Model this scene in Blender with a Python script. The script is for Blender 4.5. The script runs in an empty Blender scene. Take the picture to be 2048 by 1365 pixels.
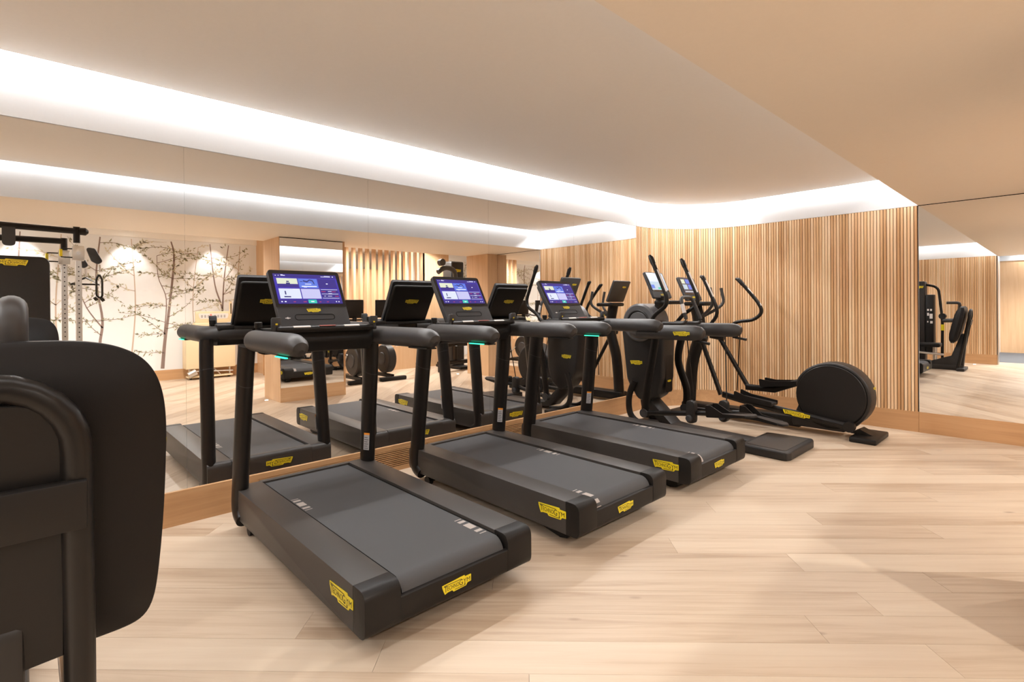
import bpy, bmesh, math, random
from mathutils import Vector, Matrix
random.seed(7)
C = bpy.context.scene.collection
SC = bpy.context.scene
PI = math.pi

# ------------------------------------------------------------------ camera
HC = 1.32                                   # eye height
def cam_setup():
    th, ph, ro = [math.radians(a) for a in (46.84856576, -0.24158107, -0.44046871)]
    c, s = math.cos(th), math.sin(th)
    fw, rt, up = Vector((-s, c, 0)), Vector((c, s, 0)), Vector((0, 0, 1))
    F = fw*math.cos(ph) + up*math.sin(ph); U0 = up*math.cos(ph) - fw*math.sin(ph)
    R = rt*math.cos(ro) + U0*math.sin(ro); U = U0*math.cos(ro) - rt*math.sin(ro)
    cd = bpy.data.cameras.new('camera'); co = bpy.data.objects.new('camera', cd); C.objects.link(co)
    m = Matrix((R, U, -F)).transposed().to_4x4(); m.translation = (2.8295*HC, 0, HC)
    co.matrix_world = m
    cd.sensor_width = 36; cd.lens = 1047.6468/2048*36
    cd.shift_y = -(682.5-617.6667)/2048
    cd.clip_start = .02
    SC.camera = co
cam_setup()

# ------------------------------------------------------------------ world, exposure, big lights
w = bpy.data.worlds.new('World'); SC.world = w; w.use_nodes = True
w.node_tree.nodes['Background'].inputs[0].default_value = (1, .9, .8, 1)
w.node_tree.nodes['Background'].inputs[1].default_value = 0.02
SC.view_settings.view_transform = 'Standard'; SC.view_settings.look = 'None'
SC.view_settings.gamma = 1; SC.view_settings.exposure = 0.34
SC.view_settings.use_curve_mapping = False
SC.cycles.diffuse_bounces = 6; SC.cycles.glossy_bounces = 6; SC.cycles.max_bounces = 14
SC.cycles.sample_clamp_indirect = 6

H, LIP, XS, YW, TRIM, GAP, YB = 2.32, 2.62, 2.67, 6.69, .208, .093, -1.75
LED_W = 12.0                                # watts per metre of cove LED
LED_COL = (1, .98, .965)
def area(name, loc, d, sx, sy, energy, col=LED_COL, xax=(0, 1, 0), spread=PI):
    l = bpy.data.lights.new(name, 'AREA'); l.shape = 'RECTANGLE'; l.size = sx; l.size_y = sy
    l.energy = energy; l.color = col; l.spread = spread
    o = bpy.data.objects.new(name, l); C.objects.link(o)
    z = -Vector(d).normalized(); x = Vector(xax).normalized(); x = (x - z*x.dot(z)).normalized(); y = z.cross(x)
    m = Matrix((x, y, z)).transposed().to_4x4(); m.translation = loc; o.matrix_world = m
    return o
ZL = LIP + .048
def cove(name, a, b, into, k=1):                 # a strip lamp hidden in the slot, from a to b, turned to the wall
    a, b = Vector(a), Vector(b); L = (b-a).length
    area(name, (a+b)/2, (-into[0]*.22, -into[1]*.22, -1), L, .014, LED_W*L*k, xax=(b-a), spread=math.radians(165))
cove('cove_lamp', (.013, -1.6, ZL), (.013, 5.6, ZL), (-1, 0))
cove('cove_lamp', (1.0, YW-.013, ZL), (2.56, YW-.013, ZL), (0, 1), .85)
cove('cove_lamp', (XS-.013, -1.6, ZL), (XS-.013, 6.55, ZL), (1, 0), .27)
cove('cove_lamp', (.1, YB+.013, ZL), (2.56, YB+.013, ZL), (0, -1))
for k in range(3):
    a0, a1 = PI - k*PI/6, PI - (k+1)*PI/6; am = (a0+a1)/2; r = .987
    cove('cove_lamp', (1+r*math.cos(a0), 5.69+r*math.sin(a0), ZL), (1+r*math.cos(a1), 5.69+r*math.sin(a1), ZL), (math.cos(am), math.sin(am)))
cove('cove_lamp', (2.8, -5.45, ZL), (8.0, -5.45, ZL), (0, -1))

# ------------------------------------------------------------------ materials
MAT = {}
def principled(name, col, rough=.5, metal=0, spec=.5, emit=None, es=0, coat=0):
    m = bpy.data.materials.new(name); m.use_nodes = True
    b = m.node_tree.nodes['Principled BSDF']
    b.inputs['Base Color'].default_value = (*col, 1); b.inputs['Roughness'].default_value = rough
    b.inputs['Metallic'].default_value = metal; b.inputs['Specular IOR Level'].default_value = spec
    b.inputs['Coat Weight'].default_value = coat
    if emit: b.inputs['Emission Color'].default_value = (*emit, 1); b.inputs['Emission Strength'].default_value = es
    MAT[name] = m; return m
def nodes(m): nt = m.node_tree; return nt, nt.nodes, nt.links, nt.nodes['Principled BSDF']
def wood(name, dark, mid, light, grain_axis='X', scale=1.0, rough=.45, rand=.5, bump=.04, stretch=22, knots=False):
    m = principled(name, mid, rough, spec=.35); nt, N, L, b = nodes(m)
    tc = N.new('ShaderNodeTexCoord'); oi = N.new('ShaderNodeObjectInfo')
    add = N.new('ShaderNodeVectorMath'); add.operation = 'ADD'
    mul = N.new('ShaderNodeVectorMath'); mul.operation = 'SCALE'; mul.inputs['Scale'].default_value = 37.0
    comb = N.new('ShaderNodeCombineXYZ')
    for i in range(3): L.new(oi.outputs['Random'], comb.inputs[i])
    L.new(comb.outputs[0], mul.inputs[0]); L.new(tc.outputs['Object'], add.inputs[0]); L.new(mul.outputs[0], add.inputs[1])
    mp = N.new('ShaderNodeMapping')
    s = [stretch*scale]*3; s['XYZ'.index(grain_axis)] = 1.1*scale
    mp.inputs['Scale'].default_value = s; L.new(add.outputs[0], mp.inputs[0])
    n1 = N.new('ShaderNodeTexNoise'); n1.inputs['Scale'].default_value = 1.0; n1.inputs['Detail'].default_value = 6; n1.inputs['Roughness'].default_value = .62; n1.inputs['Distortion'].default_value = .7
    L.new(mp.outputs[0], n1.inputs['Vector'])
    mp2 = N.new('ShaderNodeMapping'); s2 = [5*scale]*3; s2['XYZ'.index(grain_axis)] = .5*scale
    mp2.inputs['Scale'].default_value = s2; L.new(add.outputs[0], mp2.inputs[0])
    n2 = N.new('ShaderNodeTexNoise'); n2.inputs['Scale'].default_value = 1.0; n2.inputs['Detail'].default_value = 3; L.new(mp2.outputs[0], n2.inputs['Vector'])
    mix = N.new('ShaderNodeMath'); mix.operation = 'MULTIPLY_ADD'; mix.inputs[1].default_value = .55; L.new(n1.outputs['Fac'], mix.inputs[0])
    m2 = N.new('ShaderNodeMath'); m2.operation = 'MULTIPLY'; m2.inputs[1].default_value = .45; L.new(n2.outputs['Fac'], m2.inputs[0]); L.new(m2.outputs[0], mix.inputs[2])
    r1 = N.new('ShaderNodeMath'); r1.operation = 'MULTIPLY_ADD'; r1.inputs[1].default_value = rand; L.new(oi.outputs['Random'], r1.inputs[0]); 
    sub = N.new('ShaderNodeMath'); sub.operation = 'SUBTRACT'; sub.inputs[1].default_value = rand*.5; L.new(mix.outputs[0], sub.inputs[0]); L.new(sub.outputs[0], r1.inputs[2])
    cr = N.new('ShaderNodeValToRGB'); e = cr.color_ramp.elements
    e[0].position = .25; e[0].color = (*dark, 1); e[1].position = .78; e[1].color = (*light, 1)
    k = e.new(.5); k.color = (*mid, 1); L.new(r1.outputs[0], cr.inputs[0]); L.new(cr.outputs[0], b.inputs['Base Color'])
    if knots:                               # scattered small dark knots
        mk_ = N.new('ShaderNodeMapping'); mk_.inputs['Scale'].default_value = (1.6, 4.5, 1.6); L.new(add.outputs[0], mk_.inputs[0])
        vo = N.new('ShaderNodeTexVoronoi'); vo.inputs['Scale'].default_value = 1.0; L.new(mk_.outputs[0], vo.inputs['Vector'])
        mr = N.new('ShaderNodeMapRange'); mr.inputs[1].default_value = .02; mr.inputs[2].default_value = .075; mr.inputs[3].default_value = .65; mr.inputs[4].default_value = 0
        L.new(vo.outputs['Distance'], mr.inputs[0])
        mx = N.new('ShaderNodeMix'); mx.data_type = 'RGBA'; mx.inputs[7].default_value = (.13, .075, .045, 1)
        L.new(mr.outputs[0], mx.inputs[0]); L.new(cr.outputs[0], mx.inputs[6]); L.new(mx.outputs[2], b.inputs['Base Color'])
    bp = N.new('ShaderNodeBump'); bp.inputs['Strength'].default_value = bump; bp.inputs['Distance'].default_value = .01
    L.new(n1.outputs['Fac'], bp.inputs['Height']); L.new(bp.outputs[0], b.inputs['Normal'])
    return m
def noisy(name, col, rough, amt=.12, scale=300, bump=.15, spec=.4):
    m = principled(name, col, rough, spec=spec); nt, N, L, b = nodes(m)
    tc = N.new('ShaderNodeTexCoord'); n = N.new('ShaderNodeTexNoise'); n.inputs['Scale'].default_value = scale; n.inputs['Detail'].default_value = 2
    L.new(tc.outputs['Object'], n.inputs['Vector'])
    mx = N.new('ShaderNodeMix'); mx.data_type = 'RGBA'
    mx.inputs[6].default_value = (*[c*(1-amt) for c in col], 1); mx.inputs[7].default_value = (*[c*(1+amt) for c in col], 1)
    L.new(n.outputs['Fac'], mx.inputs[0]); L.new(mx.outputs[2], b.inputs['Base Color'])
    bp = N.new('ShaderNodeBump'); bp.inputs['Strength'].default_value = bump; bp.inputs['Distance'].default_value = .002
    L.new(n.outputs['Fac'], bp.inputs['Height']); L.new(bp.outputs[0], b.inputs['Normal'])
    return m
wood('oak_plank', (.335, .23, .15), (.52, .41, .305), (.59, .49, .38), 'X', rough=.40, rand=.22, knots=True)
wood('oak_slat', (.60, .36, .18), (.80, .54, .31), (.90, .69, .46), 'Z', rough=.5, rand=.55, scale=1.6)
wood('oak_board', (.44, .25, .12), (.58, .345, .175), (.68, .44, .25), 'Y', rough=.42, rand=.08)
wood('oak_board_x', (.44, .25, .12), (.58, .345, .175), (.68, .44, .25), 'X', rough=.42, rand=.08)
wood('oak_veneer', (.52, .32, .175), (.64, .42, .245), (.72, .50, .31), 'Z', rough=.45, rand=.06)
noisy('white_paint', (.78, .815, .855), .7, amt=.015, scale=60, bump=.02)
noisy('ceiling_paint', (.88, .86, .825), .62, amt=.015, scale=40, bump=.02)
noisy('soffit_paint', (.86, .79, .695), .5, amt=.015, scale=40, bump=.02)
noisy('grey_carpet', (.11, .115, .125), .95, amt=.3, scale=200)
noisy('wallpaper', (.80, .81, .82), .75, amt=.05, scale=1.3, bump=.0)
principled('mirror', (.93, .93, .925), 0.0, metal=1)
principled('steel', (.62, .61, .6), .28, metal=1)
principled('aluminium', (.72, .71, .69), .35, metal=.9)
principled('black_plastic', (.0095, .008, .0072), .45, spec=.28)
principled('charcoal_plastic', (.016, .0142, .0135), .48, spec=.4)
principled('black_tube', (.008, .0064, .0057), .36, spec=.3)
principled('soft_grip', (.036, .033, .032), .45, spec=.42)
principled('gloss_black', (.008, .008, .009), .08, spec=.6, coat=.3)
principled('panel_grey', (.042, .042, .045), .5, spec=.4)
principled('grey_shell', (.085, .084, .088), .38, spec=.5)
principled('black_gap', (.004, .004, .004), .8, spec=.1)
noisy('belt_rubber', (.058, .058, .061), .62, amt=.22, scale=900, bump=.25)
noisy('rail_plastic', (.044, .039, .036), .42, amt=.08, scale=300, bump=.06)
noisy('pad_vinyl', (.006, .0046, .0043), .5, amt=.15, scale=700, bump=.12, spec=.24)
principled('badge_yellow', (.78, .62, .015), .4)
principled('ink', (.015, .013, .01), .5)
principled('belt_mark', (.42, .37, .34), .6)
principled('sticker_grey', (.40, .39, .40), .5)
principled('sticker_orange', (.85, .30, .03), .5)
principled('pale_strip', (.75, .71, .68), .35)
principled('cream', (.78, .64, .42), .5)
principled('white_plastic', (.75, .74, .72), .4)
principled('pink', (.8, .25, .22), .5)
principled('led_green', (.02, .3, .2), .4, emit=(.03, .85, .45), es=1.6)
principled('floor_led', (1, .95, .85), .4, emit=(1, .93, .8), es=6)
principled('lamp_glow', (1, 1, 1), .4, emit=(1, .95, .88), es=14)
def em(name, col, es): return principled(name, (.01, .01, .012), .15, spec=.5, emit=col, es=es)
em('scr_indigo', (.045, .030, .33), 1.0); em('scr_deep', (.035, .022, .20), 1.0); em('scr_white', (.62, .66, .78), 1.0)
em('scr_cream', (.62, .66, .50), 1.0); em('scr_blue', (.10, .17, .62), 1.0); em('scr_lilac', (.48, .47, .72), 1.0)
em('scr_teal', (.03, .50, .38), 1.0); em('scr_ink', (.03, .03, .16), 1.0); em('scr_red', (.5, .05, .12), 1.0); em('scr_text', (.8, .82, 1.0), 1.0)
em('scr_sky', (.42, .52, .60), 1.0); em('scr_pale', (.55, .57, .60), 1.0); em('scr_dim', (.05, .055, .08), 1.0)
principled('bark', (.26, .19, .165), .8); principled('bark_pale', (.55, .43, .34), .8)
principled('leaf', (.36, .345, .21), .8); principled('leaf_pale', (.66, .61, .45), .8)

# ------------------------------------------------------------------ mesh helpers
class MB:
    def __init__(s, off=(0, 0, 0)): s.v = []; s.f = []; s.off = Vector(off)
    def add(s, verts, faces):
        n = len(s.v); s.v += [Vector(p) + s.off for p in verts]; s.f += [[i+n for i in f] for f in faces]; return s
    def bm_add(s, bm, M=None):
        if M: bmesh.ops.transform(bm, matrix=M, verts=bm.verts)
        bm.verts.index_update(); s.add([v.co.copy() for v in bm.verts], [[v.index for v in f.verts] for f in bm.faces]); bm.free(); return s
    def box(s, a, b, bev=0, seg=2, M=None):
        bm = bmesh.new(); bmesh.ops.create_cube(bm, size=1)
        for v in bm.verts: v.co = Vector([a[i] + (v.co[i]+.5)*(b[i]-a[i]) for i in range(3)])
        if bev: bmesh.ops.bevel(bm, geom=bm.edges[:], offset=bev, segments=seg, affect='EDGES', profile=.5, clamp_overlap=True)
        return s.bm_add(bm, M)
    def prism(s, poly, axis, a, b, bev=0, seg=2, M=None):
        """poly: 2D points in the two other axes (in xyz order), pushed along axis from a to b"""
        bm = bmesh.new(); ax = 'xyz'.index(axis); o = [i for i in range(3) if i != ax]
        def p3(p, t): q = [0, 0, 0]; q[o[0]], q[o[1]], q[ax] = p[0], p[1], t; return q
        lo = [bm.verts.new(p3(p, a)) for p in poly]; hi = [bm.verts.new(p3(p, b)) for p in poly]; n = len(poly)
        f1 = bm.faces.new(lo); f2 = bm.faces.new(hi[::-1])
        for i in range(n): bm.faces.new((lo[i], hi[i], hi[(i+1) % n], lo[(i+1) % n]))
        bmesh.ops.recalc_face_normals(bm, faces=bm.faces[:])
        if bev:
            ed = [e for f in (f1, f2) for e in f.edges]
            bmesh.ops.bevel(bm, geom=ed, offset=bev, segments=seg, affect='EDGES', profile=.5, clamp_overlap=True)
        return s.bm_add(bm, M)
    def tube(s, path, r, seg=12, ref=(0, 0, 1), caps=True, closed=False):
        """r: float, (ra, rb) or a list of those; ra along ref-ish, rb across"""
        P = [Vector(p) for p in path]; n = len(P); rs = r if isinstance(r, list) else [r]*n
        rs = [(q, q) if not isinstance(q, tuple) else q for q in rs]
        verts = []; faces = []; ref = Vector(ref)
        for i in range(n):
            if closed: t = (P[(i+1) % n]-P[i-1])
            else: t = (P[min(i+1, n-1)]-P[max(i-1, 0)])
            t.normalize(); u = ref - t*ref.dot(t)
            if u.length < 1e-3: u = Vector((1, 0, 0)) - t*t.x
            u.normalize(); v = t.cross(u)
            for k in range(seg):
                a = 2*PI*k/seg; verts.append(P[i] + u*rs[i][0]*math.cos(a) + v*rs[i][1]*math.sin(a))
        m = n if closed else n-1
        for i in range(m):
            j = (i+1) % n
            for k in range(seg): faces.append([i*seg+k, i*seg+(k+1) % seg, j*seg+(k+1) % seg, j*seg+k])
        if caps and not closed: faces.append(list(range(seg))[::-1]); faces.append([(n-1)*seg+k for k in range(seg)])
        return s.add(verts, faces)
    def cyl(s, a, b, r, seg=24, r2=None, bev=0):
        a, b = Vector(a), Vector(b); r2 = r if r2 is None else r2
        if bev:
            d = (b-a).normalized()
            return s.tube([a, a+d*bev, b-d*bev, b], [r-bev, r, r2, r2-bev], seg, ref=(0, 0, 1) if abs(d.z) < .9 else (1, 0, 0))
        d = (b-a).normalized()
        return s.tube([a, b], [r, r2], seg, ref=(0, 0, 1) if abs(d.z) < .9 else (1, 0, 0))
    def build(s, name, mat, parent=None, sharp=.55, kind=None):
        me = bpy.data.meshes.new(name); me.from_pydata([tuple(v) for v in s.v], [], s.f)
        bm = bmesh.new(); bm.from_mesh(me); bmesh.ops.recalc_face_normals(bm, faces=bm.faces[:])
        for f in bm.faces: f.smooth = True
        for e in bm.edges:
            e.smooth = not (len(e.link_faces) == 2 and e.calc_face_angle(0) > sharp)
        bm.to_mesh(me); bm.free(); me.materials.append(MAT[mat])
        o = bpy.data.objects.new(name, me); C.objects.link(o)
        if parent: o.parent = parent
        if kind: o['kind'] = kind
        return o
def rpoly(pts, r, n=5):
    """round the corners of a 2D polygon; r a number or one per corner"""
    out = []; N = len(pts); rr = r if isinstance(r, (list, tuple)) else [r]*N
    for i in range(N):
        p = Vector(pts[i]); a = Vector(pts[i-1]); b = Vector(pts[(i+1) % N]); q = rr[i]
        if q <= 0: out.append(tuple(p)); continue
        da, db = (a-p), (b-p); la, lb = da.length, db.length; da.normalize(); db.normalize()
        ang = da.angle(db); t = min(q/math.tan(ang/2), la*.49, lb*.49)
        s0, s1 = p+da*t, p+db*t
        for k in range(n+1):
            u = k/n; out.append(tuple(s0*(1-u)**2 + p*2*u*(1-u) + s1*u*u))
    return out
def smooth_path(pts, sub=6):
    P = [Vector(p) for p in pts]; out = []
    for i in range(len(P)-1):
        p0, p1, p2, p3 = P[max(i-1, 0)], P[i], P[i+1], P[min(i+2, len(P)-1)]
        for k in range(sub):
            t = k/sub; out.append(.5*((2*p1)+(p2-p0)*t+(2*p0-5*p1+4*p2-p3)*t*t+(3*p1-p0-3*p2+p3)*t**3))
    out.append(P[-1]); return out
def round_path(pts, r, n=6):
    P = [Vector(p) for p in pts]; out = [P[0]]
    for i in range(1, len(P)-1):
        p, a, b = P[i], P[i-1], P[i+1]; da, db = a-p, b-p; la, lb = da.length, db.length; da.normalize(); db.normalize()
        t = min(r, la*.49, lb*.49); s0, s1 = p+da*t, p+db*t
        for k in range(n+1): u = k/n; out.append(s0*(1-u)**2 + p*2*u*(1-u) + s1*u*u)
    out.append(P[-1]); return out
def frame(o, u, v):
    u, v = Vector(u).normalized(), Vector(v).normalized(); n = u.cross(v).normalized()
    m = Matrix((u, v, n)).transposed().to_4x4(); m.translation = o; return m
def tag(o, label, cat, group=None):
    o['label'] = label; o['category'] = cat
    if group: o['group'] = group
    return o
def thing(name, label, cat, loc=(0, 0, 0), rz=0, group=None):
    o = bpy.data.objects.new(name, None); C.objects.link(o); o.location = loc; o.rotation_euler = (0, 0, rz)
    return tag(o, label, cat, group)
def struct(o): o['kind'] = 'structure'; return o
def copy_tree(o, parent=None):
    c = o.copy(); C.objects.link(c); c.parent = parent
    for ch in list(o.children): copy_tree(ch, c)
    return c
_txt = {}
def text_mesh(body):
    if body in _txt: return _txt[body]
    cu = bpy.data.curves.new('t', 'FONT'); cu.body = body; cu.align_x = 'LEFT'; cu.resolution_u = 2
    o = bpy.data.objects.new('t', cu); C.objects.link(o)
    dg = bpy.context.evaluated_depsgraph_get(); dg.update()
    me = bpy.data.meshes.new_from_object(o.evaluated_get(dg))
    V = [v.co.copy() for v in me.vertices]; F = [list(p.vertices) for p in me.polygons]
    bpy.data.objects.remove(o); bpy.data.meshes.remove(me)
    x0 = min(v.x for v in V); x1 = max(v.x for v in V); y1 = max(v.y for v in V); y0 = min(v.y for v in V)
    V = [((v.x-x0)/(x1-x0), (v.y-y0)/(y1-y0)) for v in V]
    _txt[body] = (V, F); return _txt[body]
BADGE = [(0, .87), (.77, 1), (.79, .87), (1, .87), (1, .28), (.87, .25), (.82, .05), (.385, 0), (.335, .17), (.18, .15), (.09, .06), (.05, .33), (.01, .66)]
def badge(parent, centre, u, v, wd, off=(0, 0, 0), asp=.32):
    M = frame(Vector(centre)+Vector(off), u, v); h = wd*asp
    mb = MB(); mb.prism([((x-.5)*wd, (y-.5)*h) for x, y in BADGE], 'z', 0, .0025, M=M)
    b = mb.build('brand_badge', 'badge_yellow', parent)
    lt = MB()
    def put(body, x0, x1, y0, y1, sh=.0):
        V, F = text_mesh(body)
        lt.add([M @ Vector(((x0+(x1-x0)*p[0]-.5)*wd + sh*p[1]*h, (y0+(y1-y0)*p[1]-.5)*h, .0032)) for p in V], F)
    def line(x0, x1, y0, y1): lt.add([M @ Vector(((x-.5)*wd, (y-.5)*h, .0032)) for x, y in ((x0, y0), (x1, y0), (x1, y1), (x0, y1))], [[0, 1, 2, 3]])
    put('T', .06, .17, .24, .74); put('ECHNO', .17, .57, .30, .66); put('G', .575, .70, .26, .76); put('YM', .72, .96, .36, .72)
    line(.05, .66, .77, .82); line(.42, .76, .12, .17); line(.76, .79, .12, .34)
    lt.build('lettering', 'ink', b)
    return b

# ------------------------------------------------------------------ room shell
def ribbon(path, z0, z1, thick):
    """wall strip along a plan path; thickness goes to the left of the path"""
    P = [Vector((*p, 0)) for p in path]; n = len(P); mb = MB(); out = []
    for i in range(n):
        t = (P[min(i+1, n-1)]-P[max(i-1, 0)]).normalized(); out.append(P[i] + Vector((-t.y, t.x, 0))*thick)
    vs = []
    for i in range(n):
        for q in (P[i], out[i]):
            for z in (z0, z1): vs.append((q.x, q.y, z))
    fs = []
    for i in range(n-1):
        a, b = i*4, (i+1)*4
        fs += [[a, b, b+1, a+1], [a+2, a+3, b+3, b+2], [a+1, b+1, b+3, a+3], [a, a+2, b+2, b]]
    fs += [[0, 1, 3, 2], [(n-1)*4, (n-1)*4+2, (n-1)*4+3, (n-1)*4+1]]
    mb.add(vs, fs); return mb
def arc_path(r=1.0, n=22): return [(1+r*math.cos(PI-k*PI/2/n), 5.69+r*math.sin(PI-k*PI/2/n)) for k in range(n+1)]

# floor with oak planks laid at 45 degrees
floor = struct(MB().box((-.3, -5.7, -.12), (9.3, 11.3, -.004)).build('floor', 'black_gap'))
def clip(poly, x0, x1, y0, y1):
    for ax, lim, sg in ((0, x0, 1), (0, x1, -1), (1, y0, 1), (1, y1, -1)):
        out = []
        for i in range(len(poly)):
            a, b = poly[i-1], poly[i]; ia, ib = sg*(a[ax]-lim) >= 0, sg*(b[ax]-lim) >= 0
            if ia != ib:
                t = (lim-a[ax])/(b[ax]-a[ax]); out.append((a[0]+t*(b[0]-a[0]), a[1]+t*(b[1]-a[1])))
            if ib: out.append(b)
        poly = out
        if len(poly) < 3: return []
    return poly
cs = math.cos(math.radians(45.4)); sn = math.sin(math.radians(45.4))
PW = .185
O0 = Vector((3.06, 2.776))                  # a known end joint
for row in range(-45, 48):
    s = -9.5 + ((row*.73) % 1)*2.1; 
    if row == 0: s = 0 - 2.1*5
    if row == -1: s = -.33 - 2.1*5
    while s < 10:
        ln = 2.1; v0, v1 = (row-1)*PW+.0006, row*PW-.0006; s0, s1 = s+.0006, s+ln-.0006
        poly = [(O0.x+a*cs-b*sn, O0.y+a*sn+b*cs) for a, b in ((s0, v0), (s1, v0), (s1, v1), (s0, v1))]
        s += ln
        poly = clip(poly, 0, 9.0, -2.4, 10.8)
        if not poly: continue
        cx = sum(p[0] for p in poly)/len(poly); cy = sum(p[1] for p in poly)/len(poly)
        loc = [((p[0]-cx)*cs+(p[1]-cy)*sn, -(p[0]-cx)*sn+(p[1]-cy)*cs) for p in poly]
        o = MB().prism(loc, 'z', -.006, 0).build('plank', 'oak_plank', floor)
        o.location = (cx, cy, 0); o.rotation_euler = (0, 0, math.radians(45.4))
MB().box((0, -5.6, -.006), (9, -2.4, 0)).build('hall_carpet', 'grey_carpet', floor)

# mirror wall (x = 0)
wl = struct(MB().box((-.18, YB-.2, 0), (-.012, 5.66, 2.85)).build('wall_left', 'white_paint'))
ys = [-1.75, -.5, .74, 1.975, 3.206, 4.44, 5.65]
for a, b in zip(ys[:-1], ys[1:]):
    MB().box((-.012, a+.0004, TRIM+.001), (0, b-.0004, H-.003)).build('mirror_panel', 'mirror', wl)
MB().box((-.012, YB, H), (.0, 5.66, 2.85)).build('cove_fascia', 'white_paint', wl)
tb = struct(MB().box((-.012, YB, TRIM-.035), (.012, 5.66, TRIM)).build('trim_1', 'oak_board'))
MB().box((-.012, YB, 0), (.012, 1.15, TRIM-.035)).build('skirting_board', 'oak_board', tb)
MB().box((-.012, 3.62, 0), (.012, 5.66, TRIM-.035)).build('skirting_board', 'oak_board', tb)
MB().box((-.012, 1.15, 0), (.012, 3.62, .038)).build('skirting_board', 'oak_board', tb)
MB().box((-.012, 1.15, .03), (-.004, 3.62, TRIM-.03)).build('vent_back', 'black_gap', tb)
for k in range(9):
    z = .044 + k*.0148
    MB().box((-.008, 1.15, z), (.012, 3.62, z+.0078)).build('vent_slat', 'oak_board', tb)

# slatted far wall with a rounded corner
path = [(0, 5.655)] + arc_path() + [(1.9, YW), (2.67, YW)]
wf = struct(ribbon([(-.02, 5.66)]+arc_path(1.02)+[(2.67, YW+.02)], 0, 2.85, .16).build('wall_far', 'black_gap'))
ribbon(path, H, 2.85, .03).build('cove_fascia', 'white_paint', wf)
ribbon([(x, y) for x, y in path], 0, TRIM, .03).build('skirting_board', 'oak_board_x', wf)
def slat_mesh(wd, dp, z0, z1):
    prof = rpoly([(-wd/2, .02), (-wd/2, -dp+.0), (wd/2, -dp), (wd/2, .02)], [0, .006, .006, 0], 4)
    return MB().prism(prof, 'z', z0, z1)
sl0 = slat_mesh(.0240, .0, TRIM, H-.002).build('wall_slat', 'oak_slat', wf)
# walk along the path
def walk(pts, step):
    out = []; d = step/2; acc = 0
    for (a, b) in zip(pts[:-1], pts[1:]):
        a, b = Vector(a), Vector(b); L = (b-a).length
        while d <= acc+L: t = (d-acc)/L; out.append((a.lerp(b, t), (b-a).normalized())); d += step
        acc += L
    return out
first = True
for p, t in walk([(0, 5.655)] + arc_path(1.0, 60) + [(2.67, YW)], .0292):
    o = sl0 if first else sl0.copy()
    if not first: C.objects.link(o); o.parent = wf
    first = False
    o.location = (p.x, p.y, 0); o.rotation_euler = (0, 0, math.atan2(t.y, t.x))
# right mirror, in line with the slatted wall
wm = struct(MB().box((2.67, YW+.012, 0), (3.80, YW+.16, 2.85)).build('wall_right_mirror', 'white_paint'))
MB().box((2.675, YW, TRIM), (3.795, YW+.012, H-.006), bev=.0008, seg=1).build('mirror_panel', 'mirror', wm)
MB().box((2.672, YW-.004, 0), (3.80, YW+.012, TRIM)).build('skirting_board', 'oak_board_x', wm)
MB().box((2.67, YW-.001, H-.006), (3.80, YW+.012, H)).build('shadow_gap', 'black_gap', wm)

# raised ceiling bay, soffit beam and outer ceilings
xr = XS-GAP
lip = [(GAP, YB+GAP), (xr, YB+GAP), (xr, YW-GAP)] + [(x, y) for x, y in [(1+.907*math.cos(PI/2+k*PI/2/22), 5.69+.907*math.sin(PI/2+k*PI/2/22)) for k in range(23)]]
struct(MB().prism(lip, 'z', LIP, LIP+.05).build('ceiling', 'ceiling_paint'))
struct(MB().box((-.2, YB-.2, LIP+.16), (XS, YW+.2, LIP+.22)).build('ceiling_slab', 'white_paint'))
sf = struct(MB().box((XS+.001, -2.0, H), (4.45, 8.0, 2.85)).build('ceiling_soffit', 'soffit_paint'))
MB().box((XS, YB, H+.001), (XS+.001, YW, 2.85)).build('cove_fascia', 'white_paint', sf)
struct(MB().box((4.45, -2.0, 2.74), (9.2, 11.2, 2.85)).build('ceiling_back', 'ceiling_paint'))
struct(MB().box((XS, -5.3, LIP), (9.2, -2.0, 2.85)).build('ceiling_hall', 'ceiling_paint'))
struct(MB().box((XS, -5.7, 2.80), (9.2, -5.3, 2.85)).build('ceiling_hall_slot', 'white_paint'))

# slatted wall behind the camera
wb = struct(MB().box((-.18, YB-.18, 0), (XS, YB-.022, 2.85)).build('wall_back', 'black_gap'))
MB().box((0, YB-.022, H), (XS, YB, 2.85)).build('cove_fascia', 'white_paint', wb)
MB().box((0, YB-.022, 0), (XS, YB+.002, TRIM)).build('skirting_board', 'oak_board_x', wb)
b0 = slat_mesh(.0240, 0, TRIM, H).build('wall_slat', 'oak_slat', wb)
for k in range(91):
    o = b0 if k == 0 else b0.copy()
    if k: C.objects.link(o); o.parent = wb
    o.location = (.016+k*.0292, YB, 0); o.rotation_euler = (0, 0, PI)
MB().box((XS-.002, YB-.26, 0), (XS+.012, YB+.01, H)).build('steel_edge', 'steel', wb)
struct(MB().box((2.3, -5.8, 0), (9.2, -5.6, 2.85)).build('wall_hall', 'oak_veneer'))
struct(MB().box((2.3, -5.6, 2.42), (9.2, -5.58, 2.85)).build('wall_hall_fascia', 'white_paint'))
struct(MB().box((2.3, -5.7, 0), (2.45, YB-.18, 2.85)).build('wall_hall_side', 'white_paint'))

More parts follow.
